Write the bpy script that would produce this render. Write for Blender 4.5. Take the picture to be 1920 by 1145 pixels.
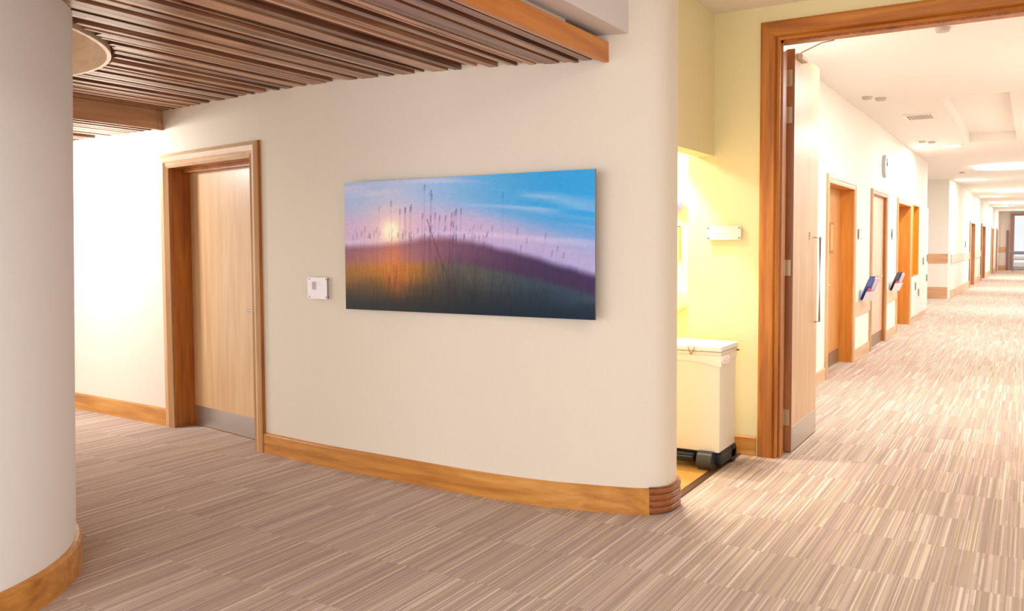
import bpy, bmesh, math, random
from mathutils import Vector, Matrix
random.seed(7)
S = bpy.context.scene
C = S.collection
for o in list(bpy.data.objects): bpy.data.objects.remove(o)

# ---------------------------------------------------------------- camera
# world axes: +y runs down the corridor, +x to its right, origin on the floor below the camera
cd = bpy.data.cameras.new('camera'); cam = bpy.data.objects.new('camera', cd); C.objects.link(cam)
cd.sensor_width = 36; cd.lens = 30.0; cd.shift_y = -34 / 1920; cd.clip_end = 200
cam.matrix_world = Matrix(((0.85424, -0.02078, 0.51946, 0), (0.51985, 0.04469, -0.85309, 0),
                           (-0.00549, 0.99878, 0.04898, 1.45), (0, 0, 0, 1)))
S.camera = cam
# ---------------------------------------------------------------- world, exposure
w = bpy.data.worlds.new('world'); S.world = w; w.use_nodes = True
w.node_tree.nodes['Background'].inputs[0].default_value = (.94, .97, 1.0, 1)
w.node_tree.nodes['Background'].inputs[1].default_value = 0.80
S.view_settings.view_transform = 'Standard'; S.view_settings.look = 'None'
S.view_settings.gamma = 1; S.view_settings.use_curve_mapping = False
S.view_settings.exposure = 0.35

def area(name, loc, size, power, col, aim=None, sy=None, spread=180, parent=None):
    l = bpy.data.lights.new(name, 'AREA'); l.energy = power; l.color = col; l.size = size
    l.spread = math.radians(spread)
    if sy: l.shape = 'RECTANGLE'; l.size_y = sy
    else: l.shape = 'DISK'
    o = bpy.data.objects.new(name, l); C.objects.link(o); o.location = loc
    if parent: o.parent = parent
    if aim is not None:
        o.rotation_euler = (Vector(aim) - Vector(loc)).to_track_quat('-Z', 'Y').to_euler()
    return o
NEUT = (.97, .97, .98); YEL = (1.0, .96, .84); LILAC = (.90, .93, 1.0)
# fill lights added out of view above and behind the camera
area('foyer_fill', (0.2, 1.6, 2.98), 1.2, 26, NEUT, (0.2, 1.6, 0))
area('foyer_fill', (-0.6, -1.2, 2.98), 1.2, 30, NEUT, (-0.6, -1.2, 0))
area('foyer_rear_fill', (-1.5, -3.6, 1.4), 5.0, 168, LILAC, (-2.5, 4, 1.2), sy=2.2)
area('left_foyer_lamp', (-6.9, 3.45, 2.36), .35, 40, (.97, .97, 1), (-6.7, 4.45, 1.6), spread=150)
area('left_foyer_light', (-8.6, 0.2, 1.3), 3.0, 60, (1, .97, .92), (-5.5, 4.4, 1.2), sy=2.0)  # broad area light at far left, no window modelled

# ---------------------------------------------------------------- materials
def lin(c): return tuple(((v / 255) / 12.92 if v / 255 <= .04045 else ((v / 255 + .055) / 1.055) ** 2.4) for v in c)
MATS = {}
def mat(name, col, rough=.6, metal=0, emis=None, es=0, noise=0, trans=0, alpha=1, srgb=True, coat=0):
    if name in MATS: return MATS[name]
    m = bpy.data.materials.new(name); m.use_nodes = True; nt = m.node_tree; b = nt.nodes['Principled BSDF']
    c = lin(col) if srgb else col
    b.inputs['Base Color'].default_value = (*c, 1); b.inputs['Roughness'].default_value = rough
    b.inputs['Metallic'].default_value = metal
    if coat: b.inputs['Coat Weight'].default_value = coat; b.inputs['Coat Roughness'].default_value = .25
    if trans: b.inputs['Transmission Weight'].default_value = trans; b.inputs['IOR'].default_value = 1.1
    if alpha < 1: b.inputs['Alpha'].default_value = alpha
    if emis: b.inputs['Emission Color'].default_value = (*emis, 1); b.inputs['Emission Strength'].default_value = es
    n = nt.nodes.new('ShaderNodeTexNoise'); n.inputs['Scale'].default_value = 60 if noise else 20
    n.inputs['Detail'].default_value = 3
    g = nt.nodes.new('ShaderNodeNewGeometry'); nt.links.new(g.outputs['Position'], n.inputs['Vector'])
    r = nt.nodes.new('ShaderNodeMapRange'); a = noise or .015
    r.inputs['To Min'].default_value = 1 - a; r.inputs['To Max'].default_value = 1 + a
    nt.links.new(n.outputs['Fac'], r.inputs['Value'])
    mx = nt.nodes.new('ShaderNodeVectorMath'); mx.operation = 'SCALE'; mx.inputs[0].default_value = c
    nt.links.new(r.outputs[0], mx.inputs['Scale']); nt.links.new(mx.outputs[0], b.inputs['Base Color'])
    MATS[name] = m; return m

def wood(name, dark, mid, light, axis='z', rough=.38, island=False, fine=1.0, coat=.15, spread=1.0):
    """streaky procedural timber, grain along the given world axis"""
    if name in MATS: return MATS[name]
    m = bpy.data.materials.new(name); m.use_nodes = True; nt = m.node_tree; b = nt.nodes['Principled BSDF']
    N = nt.nodes.new; L = nt.links.new
    g = N('ShaderNodeNewGeometry'); mp = N('ShaderNodeMapping')
    k = {'x': (1.6, 34, 34), 'y': (34, 1.6, 34), 'z': (34, 34, 1.6)}[axis]
    mp.inputs['Scale'].default_value = tuple(v * fine for v in k)
    L(g.outputs['Position'], mp.inputs['Vector'])
    n = N('ShaderNodeTexNoise'); n.inputs['Scale'].default_value = 1; n.inputs['Detail'].default_value = 5
    n.inputs['Roughness'].default_value = .6; n.inputs['Distortion'].default_value = .5
    L(mp.outputs[0], n.inputs['Vector'])
    mp2 = N('ShaderNodeMapping'); k2 = {'x': (.8, 7, 7), 'y': (.8, 7, 7), 'z': (7, 7, .8)}[axis]
    if axis == 'y': k2 = (7, .8, 7)
    mp2.inputs['Scale'].default_value = k2; L(g.outputs['Position'], mp2.inputs['Vector'])
    n2 = N('ShaderNodeTexNoise'); n2.inputs['Scale'].default_value = 1; n2.inputs['Detail'].default_value = 2
    n2.inputs['Distortion'].default_value = 1.2; L(mp2.outputs[0], n2.inputs['Vector'])
    a = N('ShaderNodeMath'); a.operation = 'ADD'
    L(n.outputs['Fac'], a.inputs[0]); L(n2.outputs['Fac'], a.inputs[1])
    h = N('ShaderNodeMath'); h.operation = 'MULTIPLY'; h.inputs[1].default_value = .5; L(a.outputs[0], h.inputs[0])
    src = h
    if island:
        q = N('ShaderNodeMath'); q.operation = 'MULTIPLY_ADD'; q.inputs[1].default_value = .42
        L(g.outputs['Random Per Island'], q.inputs[0])
        q2 = N('ShaderNodeMath'); q2.operation = 'SUBTRACT'; q2.inputs[1].default_value = .21
        L(h.outputs[0], q2.inputs[0]); L(q2.outputs[0], q.inputs[2]); src = q
    r = N('ShaderNodeValToRGB'); e = r.color_ramp.elements
    e[0].position = .5 - .17 * spread; e[0].color = (*lin(dark), 1)
    e[1].position = .5 + .17 * spread; e[1].color = (*lin(light), 1)
    x = e.new(.5); x.color = (*lin(mid), 1)
    L(src.outputs[0], r.inputs[0]); L(r.outputs[0], b.inputs['Base Color'])
    b.inputs['Roughness'].default_value = rough; b.inputs['Coat Weight'].default_value = coat
    b.inputs['Coat Roughness'].default_value = .3
    MATS[name] = m; return m

def carpet_mat():
    m = bpy.data.materials.new('striped_carpet'); m.use_nodes = True; nt = m.node_tree
    b = nt.nodes['Principled BSDF']; N = nt.nodes.new; L = nt.links.new
    def M(op, a, bb=None, c=None):
        n = N('ShaderNodeMath'); n.operation = op
        for i, v in enumerate((a, bb, c)):
            if v is None: continue
            if isinstance(v, (int, float)): n.inputs[i].default_value = v
            else: L(v, n.inputs[i])
        return n.outputs[0]
    def WN(x, y):
        c = N('ShaderNodeCombineXYZ'); L(x, c.inputs[0]); L(y, c.inputs[1])
        wn = N('ShaderNodeTexWhiteNoise'); wn.noise_dimensions = '2D'; L(c.outputs[0], wn.inputs['Vector'])
        return wn.outputs['Value']
    g = N('ShaderNodeNewGeometry'); s = N('ShaderNodeSeparateXYZ'); L(g.outputs['Position'], s.inputs[0])
    X, Y = s.outputs[0], s.outputs[1]
    col = M('FLOOR', M('DIVIDE', X, .5))
    row = M('FLOOR', M('DIVIDE', M('ADD', Y, M('MULTIPLY', M('MODULO', M('ADD', col, 100), 2), .0)), .5))
    f1 = M('FLOOR', M('DIVIDE', X, .006)); v1 = WN(f1, row)
    f2 = M('FLOOR', M('DIVIDE', M('ADD', X, .004), .0125)); v2 = WN(f2, M('ADD', row, 31.5))
    off = WN(f2, M('MULTIPLY', row, 0))
    seg = M('FLOOR', M('DIVIDE', M('ADD', Y, off), .34)); v3 = WN(f2, M('ADD', seg, 77.5))
    f4 = M('FLOOR', M('DIVIDE', X, .04)); v4 = WN(f4, M('ADD', row, 11.5))
    t = M('ADD', M('ADD', M('MULTIPLY', v1, .46), M('MULTIPLY', v2, .26)), M('ADD', M('MULTIPLY', v3, .16), M('MULTIPLY', v4, .12)))
    r = N('ShaderNodeValToRGB'); e = r.color_ramp.elements
    e[0].position = .18; e[0].color = (*lin((172, 153, 142)), 1)
    e[1].position = .85; e[1].color = (*lin((229, 214, 200)), 1)
    for p, c in ((.36, (182, 162, 147)), (.5, (191, 171, 156)), (.66, (204, 185, 169))):
        x = e.new(p); x.color = (*lin(c), 1)
    L(t, r.inputs[0])
    tint = N('ShaderNodeMix'); tint.data_type = 'RGBA'; tint.blend_type = 'MULTIPLY'
    hue = N('ShaderNodeValToRGB'); he = hue.color_ramp.elements
    he[0].color = (1, .93, .97, 1); he[1].color = (1, .98, .86, 1); L(WN(f2, M('ADD', row, 5.5)), hue.inputs[0])
    tint.inputs['Factor'].default_value = .8
    L(r.outputs[0], tint.inputs[6]); L(hue.outputs[0], tint.inputs[7])
    nz = N('ShaderNodeTexNoise'); nz.inputs['Scale'].default_value = 300; L(g.outputs['Position'], nz.inputs['Vector'])
    mr = N('ShaderNodeMapRange'); mr.inputs['To Min'].default_value = .88; mr.inputs['To Max'].default_value = 1.12
    L(nz.outputs['Fac'], mr.inputs['Value'])
    sc = N('ShaderNodeVectorMath'); sc.operation = 'SCALE'; L(tint.outputs[2], sc.inputs[0]); L(mr.outputs[0], sc.inputs['Scale'])
    L(sc.outputs[0], b.inputs['Base Color']); b.inputs['Roughness'].default_value = .95
    b.inputs['Specular IOR Level'].default_value = .15
    return m

M_WALL = mat('wall_paint', (232, 219, 198), .75, noise=.02)
M_YWALL = mat('cream_wall_paint', (241, 227, 174), .75, noise=.02)
M_COL = mat('column_paint', (244, 240, 236), .75, noise=.015)
M_CEIL = mat('ceiling_paint', (236, 224, 212), .85)
M_BEAM = mat('beam_paint', (226, 218, 214), .85)
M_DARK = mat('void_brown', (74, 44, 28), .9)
OAKZ = wood('oak_frame_vertical', (142, 78, 16), (180, 106, 30), (204, 134, 48), 'z')
OAKX = wood('oak_frame_across', (142, 78, 16), (180, 106, 30), (204, 134, 48), 'x')
OAKY = wood('oak_frame_along', (154, 88, 22), (188, 118, 42), (210, 144, 62), 'y')
BASEX = wood('oak_skirting_across', (176, 108, 40), (204, 138, 60), (224, 162, 84), 'x')
BASEY = wood('oak_skirting_along', (176, 108, 40), (204, 138, 60), (224, 162, 84), 'y')
REDOAK = wood('ribbed_oak', (118, 60, 26), (150, 84, 40), (172, 104, 56), 'x')
LEAF = wood('beech_veneer', (206, 162, 114), (216, 176, 128), (226, 188, 142), 'z', .33, fine=.8, coat=.3)
PALEFR = wood('pale_oak_frame', (200, 150, 98), (216, 170, 120), (230, 190, 144), 'z', .35)
PALEFX = wood('pale_oak_frame_across', (212, 168, 124), (228, 190, 150), (240, 208, 172), 'x', .35)
PALEFY = wood('pale_oak_frame_along', (212, 168, 124), (228, 190, 150), (240, 208, 172), 'y', .35)
LEAFD = wood('dark_beech_edge', (128, 72, 30), (152, 90, 42), (172, 108, 56), 'z')
SLAT = wood('ceiling_slat_timber', (100, 60, 40), (156, 106, 76), (216, 170, 136), 'y', .35, island=True, coat=.25, spread=1.25)
FASC = wood('fascia_timber', (186, 104, 28), (206, 124, 40), (222, 146, 60), 'y')
FASC2 = wood('pale_fascia_timber', (186, 138, 98), (204, 158, 118), (218, 174, 136), 'y')
RIM = wood('pale_rim_timber', (214, 178, 140), (228, 196, 162), (238, 210, 180), 'x')
STEEL = mat('brushed_steel', (205, 200, 195), .32, .9, noise=.05)
CHROME = mat('chrome', (225, 222, 215), .15, 1)
BRASS = mat('brass_hinge', (196, 172, 132), .35, .6)
WHITE = mat('white_plastic', (240, 238, 232), .45)
CABW = mat('cabinet_laminate', (244, 236, 226), .45)
BINW = mat('bin_enamel', (240, 230, 208), .35)
LIDW = mat('lid_enamel', (250, 248, 240), .3)
RUB = mat('black_rubber', (26, 26, 26), .5)
GREYP = mat('grey_plastic', (75, 76, 72), .4)
VINYL = wood('yellow_vinyl', (206, 150, 66), (220, 168, 84), (232, 184, 104), 'x', .3)
STRIP = mat('threshold_bronze', (96, 62, 30), .4, .3)
ACRY = mat('frosted_acrylic', (224, 224, 220), .25)
ORANGE = mat('orange_laminate', (236, 140, 20), .4)
GREY = mat('grey_metal', (140, 138, 140), .4, .4)

# ---------------------------------------------------------------- mesh helpers
class MB:
    def __init__(s): s.bm = bmesh.new()
    def box(s, x0, x1, y0, y1, z0, z1, bevel=0, mtx=None):
        vs = [s.bm.verts.new((x, y, z)) for x in (x0, x1) for y in (y0, y1) for z in (z0, z1)]
        fs = [s.bm.faces.new([vs[i] for i in f]) for f in ((0, 1, 3, 2), (4, 6, 7, 5), (0, 4, 5, 1), (2, 3, 7, 6), (0, 2, 6, 4), (1, 5, 7, 3))]
        if bevel:
            ed = list({e for f in fs for e in f.edges})
            r = bmesh.ops.bevel(s.bm, geom=ed, offset=bevel, segments=3, affect='EDGES', profile=.6)
            vs = list({v for f in r['faces'] for v in f.verts} | {v for v in vs if v.is_valid})
        if mtx is not None:
            for v in vs: v.co = mtx @ v.co
        return s
    def cyl(s, p0, p1, r0, r1=None, n=24, cap=True):
        p0, p1 = Vector(p0), Vector(p1); r1 = r0 if r1 is None else r1
        q = (p1 - p0).to_track_quat('Z', 'Y')
        rings = []
        for p, r in ((p0, r0), (p1, r1)):
            rings.append([s.bm.verts.new(p + q @ Vector((r * math.cos(2 * math.pi * i / n), r * math.sin(2 * math.pi * i / n), 0))) for i in range(n)])
        for i in range(n):
            s.bm.faces.new((rings[0][i], rings[0][(i + 1) % n], rings[1][(i + 1) % n], rings[1][i]))
        if cap: s.bm.faces.new(rings[0][::-1]); s.bm.faces.new(rings[1])
        return s
    def tube(s, pts, r, n=8, closed=False):
        pts = [Vector(p) for p in pts]; rings = []; m = len(pts)
        for i, p in enumerate(pts):
            a = pts[(i - 1) % m] if closed or i > 0 else p
            c = pts[(i + 1) % m] if closed or i < m - 1 else p
            q = (c - a).to_track_quat('Z', 'Y')
            rings.append([s.bm.verts.new(p + q @ Vector((r * math.cos(2 * math.pi * k / n), r * math.sin(2 * math.pi * k / n), 0))) for k in range(n)])
        for i in range(m if closed else m - 1):
            A, B = rings[i], rings[(i + 1) % m]
            for k in range(n): s.bm.faces.new((A[k], A[(k + 1) % n], B[(k + 1) % n], B[k]))
        if not closed: s.bm.faces.new(rings[0][::-1]); s.bm.faces.new(rings[-1])
        return s
    def sphere(s, c, r, sc=(1, 1, 1), n=20):
        res = bmesh.ops.create_uvsphere(s.bm, u_segments=n, v_segments=n // 2, radius=r)
        for v in res['verts']: v.co = Vector((v.co.x * sc[0], v.co.y * sc[1], v.co.z * sc[2])) + Vector(c)
        return s
    def prism(s, pts, z0, z1):
        """polygon in plan, extruded in z (z may be functions)"""
        f = lambda z, p: z(p) if callable(z) else z
        a = [s.bm.verts.new((p[0], p[1], f(z0, p))) for p in pts]; b = [s.bm.verts.new((p[0], p[1], f(z1, p))) for p in pts]
        n = len(pts); s.bm.faces.new(a[::-1]); s.bm.faces.new(b)
        for i in range(n): s.bm.faces.new((a[i], a[(i + 1) % n], b[(i + 1) % n], b[i]))
        return s
    def sweep(s, path, prof, closed=False):
        """profile [(out, z)] carried along a plan path; out is to the right-hand side of travel"""
        n = len(path); rings = []
        for i, p in enumerate(path):
            a = path[i - 1] if (i or closed) else p; c = path[(i + 1) % n] if (i < n - 1 or closed) else p
            d = Vector((c[0] - a[0], c[1] - a[1], 0)).normalized(); nr = Vector((d.y, -d.x, 0))
            rings.append([s.bm.verts.new(Vector((p[0], p[1], 0)) + nr * o + Vector((0, 0, z))) for o, z in prof])
        m = len(prof)
        for i in range(n if closed else n - 1):
            A, B = rings[i], rings[(i + 1) % n]
            for k in range(m): s.bm.faces.new((A[k], B[k], B[(k + 1) % m], A[(k + 1) % m]))
        if not closed: s.bm.faces.new(rings[0][::-1]); s.bm.faces.new(rings[-1])
        return s
    def build(s, name, m, parent=None, smooth=False, loc=None):
        bmesh.ops.recalc_face_normals(s.bm, faces=s.bm.faces[:])
        me = bpy.data.meshes.new(name)
        if loc is not None:
            for v in s.bm.verts: v.co -= Vector(loc)
        s.bm.to_mesh(me); s.bm.free(); me.materials.append(m)
        o = bpy.data.objects.new(name, me); C.objects.link(o)
        if loc is not None: o.location = loc
        if parent: o.parent = parent
        if smooth:
            for p in me.polygons: p.use_smooth = True
            try: me.set_sharp_from_angle(angle=math.radians(35))
            except Exception: pass
        return o
def tag(o, label, cat=None, group=None, kind=None):
    if label: o['label'] = label
    if cat: o['category'] = cat
    if group: o['group'] = group
    if kind: o['kind'] = kind
    return o
def empty(name, loc, rz=0, rot=None):
    o = bpy.data.objects.new(name, None); C.objects.link(o); o.location = loc; o.rotation_euler = rot or (0, 0, rz)
    o.empty_display_size = .1; return o
def copy_tree(o, parent=None):
    c = o.copy(); C.objects.link(c); c.parent = parent
    for ch in list(o.children): copy_tree(ch, c)
    return c
def ST(o, label, cat): return tag(o, label, cat, kind='structure')

# ---------------------------------------------------------------- wall curve of the picture wall
WP = [(-9.6, 4.62), (-8.4, 4.56), (-7.3, 4.496), (-6.6, 4.458), (-5.97, 4.427), (-4.60, 4.195), (-4.0, 4.13), (-3.3, 4.100), (-2.7, 4.082), (-2.3, 4.105),
      (-2.05, 4.155), (-1.85, 4.205), (-1.76, 4.24), (-1.70, 4.28), (-1.665, 4.335), (-1.655, 4.40), (-1.66, 4.47), (-1.69, 4.53), (-1.75, 4.57), (-1.82, 4.58)]
def catmull(P, n=8, lo=0, hi=None):
    out = []
    hi = len(P) - 1 if hi is None else hi
    for i in range(lo, hi):
        p0, p1, p2, p3 = P[max(i - 1, 0)], P[i], P[i + 1], P[min(i + 2, len(P) - 1)]
        for k in range(n):
            t = k / n
            out.append(tuple(.5 * (2 * p1[j] + (p2[j] - p0[j]) * t + (2 * p0[j] - 5 * p1[j] + 4 * p2[j] - p3[j]) * t * t + (3 * p1[j] - p0[j] - 3 * p2[j] + p3[j]) * t ** 3) for j in (0, 1)))
    out.append(P[hi]); return out
LEFTC = catmull(WP[:5], 6)
DOORL = (-5.97, 4.427); DOORR = (-4.60, 4.195)
RIGHTC = catmull(WP[5:], 8)
FULL = LEFTC + RIGHTC
def wall_y(x):
    for (x0, y0), (x1, y1) in zip(FULL, FULL[1:]):
        if x0 <= x <= x1: return y0 + (y1 - y0) * (x - x0) / (x1 - x0)
    return FULL[-1][1]
ZS = [(-9, 2.545), (-5.96, 2.534), (-4.6, 2.512), (-3.77, 2.498), (-3.07, 2.472), (-2.49, 2.443), (-1.9, 2.416)]
def slat_z(x):
    for (x0, y0), (x1, y1) in zip(ZS, ZS[1:]):
        if x <= x1: return y0 + (y1 - y0) * (x - x0) / (x1 - x0)
    return ZS[-1][1]
CEILZ = 3.03

# ---------------------------------------------------------------- floor
ST(MB().box(-9.6, 5, -4.2, 60, -.1, 0).build('floor', carpet_mat()), 'fine striped beige and mauve carpet running through the foyer and corridor', 'floor')
ST(MB().box(-4.2, -1.72, 4.6, 7.2, 0, .004).build('floor', VINYL), 'yellow wood vinyl floor inside the alcove under the bin', 'floor')
ST(MB().box(-1.735, -1.690, 4.52, 5.80, 0, .008).build('trim_1', STRIP), 'dark threshold strip between alcove vinyl and carpet', 'trim')

# ---------------------------------------------------------------- picture wall with door opening
D0 = Vector((*DOORL, 0)); D1 = Vector((*DOORR, 0)); DW = (D1 - D0).length; DA = math.atan2(D1.y - D0.y, D1.x - D0.x)
m = MB()
m.prism(LEFTC + [(-5.93, 4.72), (-9.6, 4.9)], 0, CEILZ)
m.prism(RIGHTC + [(-2.3, 4.52), (-4.0, 4.46), (-4.56, 4.50)], 0, CEILZ)
dm = Matrix.Translation(D0) @ Matrix.Rotation(DA, 4, 'Z')
m.box(-.005, DW + .005, 0, .3, 2.19, CEILZ, mtx=dm)
ST(m.build('wall_picture', M_WALL, smooth=True), 'long gently curved cream wall carrying the landscape picture', 'wall')
def skirt(path, h=.142, t=.02):
    return MB().sweep(path, [(0, 0), (t, 0), (t, h - .012), (t * .55, h - .003), (0, h)])
ST(skirt([p for p in LEFTC]).build('baseboard_left', BASEX), 'oak skirting on the bright wall left of the door', 'skirting')
i0 = [i for i, p in enumerate(RIGHTC) if p[0] > -1.737][0]
ST(skirt(RIGHTC[:i0 + 1]).build('baseboard_picture', BASEX, smooth=True), 'oak skirting following the curved picture wall', 'skirting')
# ribbed corner block: four fat half-round ribs
pr = [(0, 0)]; hb = .148
for k in range(4):
    z0 = .006 + k * .035
    for a in range(0, 9):
        th = math.pi * a / 8
        pr.append((.014 + .010 * math.sin(th), z0 + .0165 - .0165 * math.cos(th)))
pr += [(.022, hb), (0, hb)]
ST(MB().sweep(RIGHTC[i0:], pr).build('baseboard_corner', REDOAK, smooth=True), 'ribbed dark oak skirting block round the wall end', 'skirting')

# ---------------------------------------------------------------- ceilings
ST(MB().box(-9.6, 5, -4.2, 5.9, CEILZ, CEILZ + .1).build('ceiling', M_CEIL), 'plain plaster ceiling above the foyer and slatted panels', 'ceiling')

# ---------------------------------------------------------------- round column
def ring(cx, cy, r, z, n=96): return [(cx + r * math.cos(2 * math.pi * i / n), cy + r * math.sin(2 * math.pi * i / n), z) for i in range(n)]
def stack(m, rings):
    R_ = [[m.bm.verts.new(p) for p in rg] for rg in rings]; n = len(R_[0])
    for A, B in zip(R_, R_[1:]):
        for i in range(n): m.bm.faces.new((A[i], A[(i + 1) % n], B[(i + 1) % n], B[i]))
    m.bm.faces.new(R_[0][::-1]); m.bm.faces.new(R_[-1]); return m
CX, CY, CR = -4.236, 1.478, .926
m = stack(MB(), [ring(CX + .045 * z / 2.4, CY + .03 * z / 2.4, CR, z) for z in (0, .8, 1.6, 2.4, CEILZ)])
ST(m.build('wall_column', M_COL, smooth=True), 'large round off-white column in the left foreground', 'column')
m = MB(); path = [(p[0], p[1]) for p in ring(CX, CY, CR, 0)][::-1]
# profile to the outside of the circle
m.sweep(path, [(.0, 0), (-.026, 0), (-.026, .126), (-.016, .138), (0, .14)], closed=True)
ST(m.build('baseboard_column', BASEY, smooth=True), 'curved orange oak skirting round the foot of the big column', 'skirting')

# ---------------------------------------------------------------- slatted ceilings
HX, HY, HR = -5.08, 1.80, 1.335
def slats(x0, x1, zf, y_start, hole=True):
    rnd = random.Random(11); m = MB(); x = x1 - .006
    while x > x0 + .02:
        wd = rnd.choice([.016, .022, .022, .034, .05, .06]); lift = rnd.choice([0, 0, 0, .005, .012, .026])
        a, b = x - wd, x; z = zf((a + b) / 2) + lift
        cuts = [(y_start, wall_y((a + b) / 2) - .003)]
        if hole:
            dx = max(abs(a - HX), 0) if abs(a - HX) < abs(b - HX) else abs(b - HX)
            if a < HX < b: dx = 0
            if dx < HR + .012:
                h = math.sqrt((HR + .012) ** 2 - dx * dx)
                cuts = [(y_start, HY - h), (HY + h, cuts[0][1])]
        for c0, c1 in cuts:
            if c1 - c0 > .05:
                # timber boards butt-jointed along the run
                y = c1; 
                while y > c0:
                    ln = rnd.uniform(1.6, 3.4); y2 = max(c0, y - ln)
                    if y2 - c0 < .3: y2 = c0
                    m.box(a, b, y2, y, z, z + .05); y = y2
        x -= wd + rnd.choice([.006, .008, .012, .018, .024])
    return m
YS = -1.6
t = empty('slatted_ceiling_panel', (-3.9, 2.0, 2.42)); Mi = Matrix.Translation((3.9, -2.0, -2.42))
def under(o, par):
    o.parent = par; o.matrix_parent_inverse = Matrix.Translation(-par.location); return o
under(slats(-5.94, -1.965, slat_z, YS).build('slat_field', SLAT), t)
# fascia boards
zf0 = slat_z(-1.943)
under(MB().box(-1.962, -1.937, YS, wall_y(-1.94) - .002, zf0 - .002, 2.522).build('fascia_board', FASC), t)
n = 72; path = [(HX + HR * math.cos(2 * math.pi * i / n), HY + HR * math.sin(2 * math.pi * i / n)) for i in range(n)]
m = MB(); rings = []
for o_, zz in ((0, -.012), (0, .50), (-.022, .50), (-.022, -.012)):
    rings.append([m.bm.verts.new((HX + (HR + o_) * math.cos(2 * math.pi * i / n), HY + (HR + o_) * math.sin(2 * math.pi * i / n), slat_z(HX + HR * math.cos(2 * math.pi * i / n)) + zz)) for i in range(n)])
for k in range(4):
    A, B = rings[k], rings[(k + 1) % 4]
    for i in range(n): m.bm.faces.new((A[i], A[(i + 1) % n], B[(i + 1) % n], B[i]))
under(m.build('opening_rim', RIM, smooth=True), t)
# board coloured as the dark void above the slats, round opening left free
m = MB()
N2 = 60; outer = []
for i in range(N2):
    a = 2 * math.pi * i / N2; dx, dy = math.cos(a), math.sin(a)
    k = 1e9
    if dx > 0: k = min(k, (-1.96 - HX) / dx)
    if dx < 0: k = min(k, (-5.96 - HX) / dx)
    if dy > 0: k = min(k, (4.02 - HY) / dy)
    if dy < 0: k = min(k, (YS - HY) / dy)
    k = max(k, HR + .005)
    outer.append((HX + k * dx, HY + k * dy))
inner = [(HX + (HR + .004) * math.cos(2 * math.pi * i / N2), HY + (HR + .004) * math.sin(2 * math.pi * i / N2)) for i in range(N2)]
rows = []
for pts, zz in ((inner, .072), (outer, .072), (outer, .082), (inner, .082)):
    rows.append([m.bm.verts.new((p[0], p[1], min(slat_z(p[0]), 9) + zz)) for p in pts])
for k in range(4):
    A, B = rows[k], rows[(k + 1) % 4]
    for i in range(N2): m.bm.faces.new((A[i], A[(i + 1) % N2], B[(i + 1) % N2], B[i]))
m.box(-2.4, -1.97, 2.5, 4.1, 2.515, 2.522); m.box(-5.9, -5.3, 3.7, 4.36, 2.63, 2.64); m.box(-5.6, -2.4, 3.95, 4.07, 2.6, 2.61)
under(m.build('void_board', M_DARK), t)
tag(t, 'large brown timber slatted ceiling panel with a round opening beside the column', 'ceiling panel')

ZL = 2.397
t2 = empty('slatted_ceiling_panel', (-7.6, 2.0, ZL))
under(slats(-9.4, -5.985, lambda x: ZL, YS, hole=False).build('slat_field', SLAT), t2)
under(MB().box(-5.975, -5.950, YS, wall_y(-5.96) - .003, ZL - .012, 2.63).build('fascia_board', FASC2), t2)
under(MB().box(-5.975, -5.946, wall_y(-5.96) - .05, wall_y(-5.96) - .002, ZL - .014, 2.534).build('end_cap', FASC2), t2)
under(MB().box(-9.4, -5.99, YS, 4.40, ZL + .1, ZL + .11).build('void_board', M_DARK), t2)  # dark colour stands for the shaded plenum above the slats
tag(t2, 'lower timber slatted ceiling panel beyond the pale fascia at far left', 'ceiling panel')

# plaster soffit beam between panel and wall, running with the corridor
m = MB().box(-2.30, -1.837, YS, wall_y(-2.0) + .05, 2.560, CEILZ)
ST(m.build('trim_2', M_BEAM), 'white plaster soffit beam beside the slatted ceiling', 'soffit')
ST(MB().box(-2.04, -1.985, YS, 3.78, 2.535, 2.562).build('trim_3', M_CEIL), 'cream plaster strip under the soffit beam', 'soffit')

# ---------------------------------------------------------------- frame wall, header, alcove
FW0, FW1 = 5.82, 5.965
JX0, JX1 = -1.452, .47        # clear opening
m = MB()
m.box(-2.081, JX0 - .03, FW0, FW1, 0, CEILZ)
m.box(JX0 - .03, JX1 + .03, FW0, FW1, 2.83, CEILZ)
m.box(JX1 + .03, 5, FW0, FW1, 0, CEILZ)
ST(m.build('wall_double_door', M_YWALL), 'cream wall holding the tall double door frame', 'wall')
ST(MB().box(-2.02, -1.897, 4.56, FW0 + .0, 2.062, CEILZ).build('wall_header', M_YWALL), 'cream header wall above the alcove opening', 'wall')
m = MB(); m.box(-4.3, -4.2, 4.5, 7.2, 0, 2.6); ST(m.build('wall_alcove_left', M_YWALL), 'left wall inside the bright alcove room', 'wall')
m = MB(); m.box(-4.3, -1.98, 6.90, 7.0, 0, 2.6); ST(m.build('wall_alcove_back', M_YWALL), 'bright back wall inside the alcove room', 'wall')
ST(MB().box(-4.3, -2.02, 4.5, 7.0, 2.5, 2.6).build('ceiling', M_CEIL), 'ceiling inside the alcove room', 'ceiling')
ST(MB().sweep([(-2.081, FW0), (-1.59, FW0)], [(0, 0), (.018, 0), (.018, .122), (.010, .131), (0, .134)]).build('baseboard_alcove', BASEX), 'short oak skirting between bin and door frame', 'skirting')
al = empty('downlight', (-2.30, 5.55, 2.5))
MB().cyl((0, 0, -.006), (0, 0, .0), .085, n=32).build('trim_ring', WHITE, al)
MB().cyl((0, 0, -.009), (0, 0, -.006), .065, n=32).build('lens', mat('warm_lens', (255, 240, 200), emis=(1, .88, .6), es=12), al)
tag(al, 'downlight hidden in the alcove ceiling above the bin', 'lamp')
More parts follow.
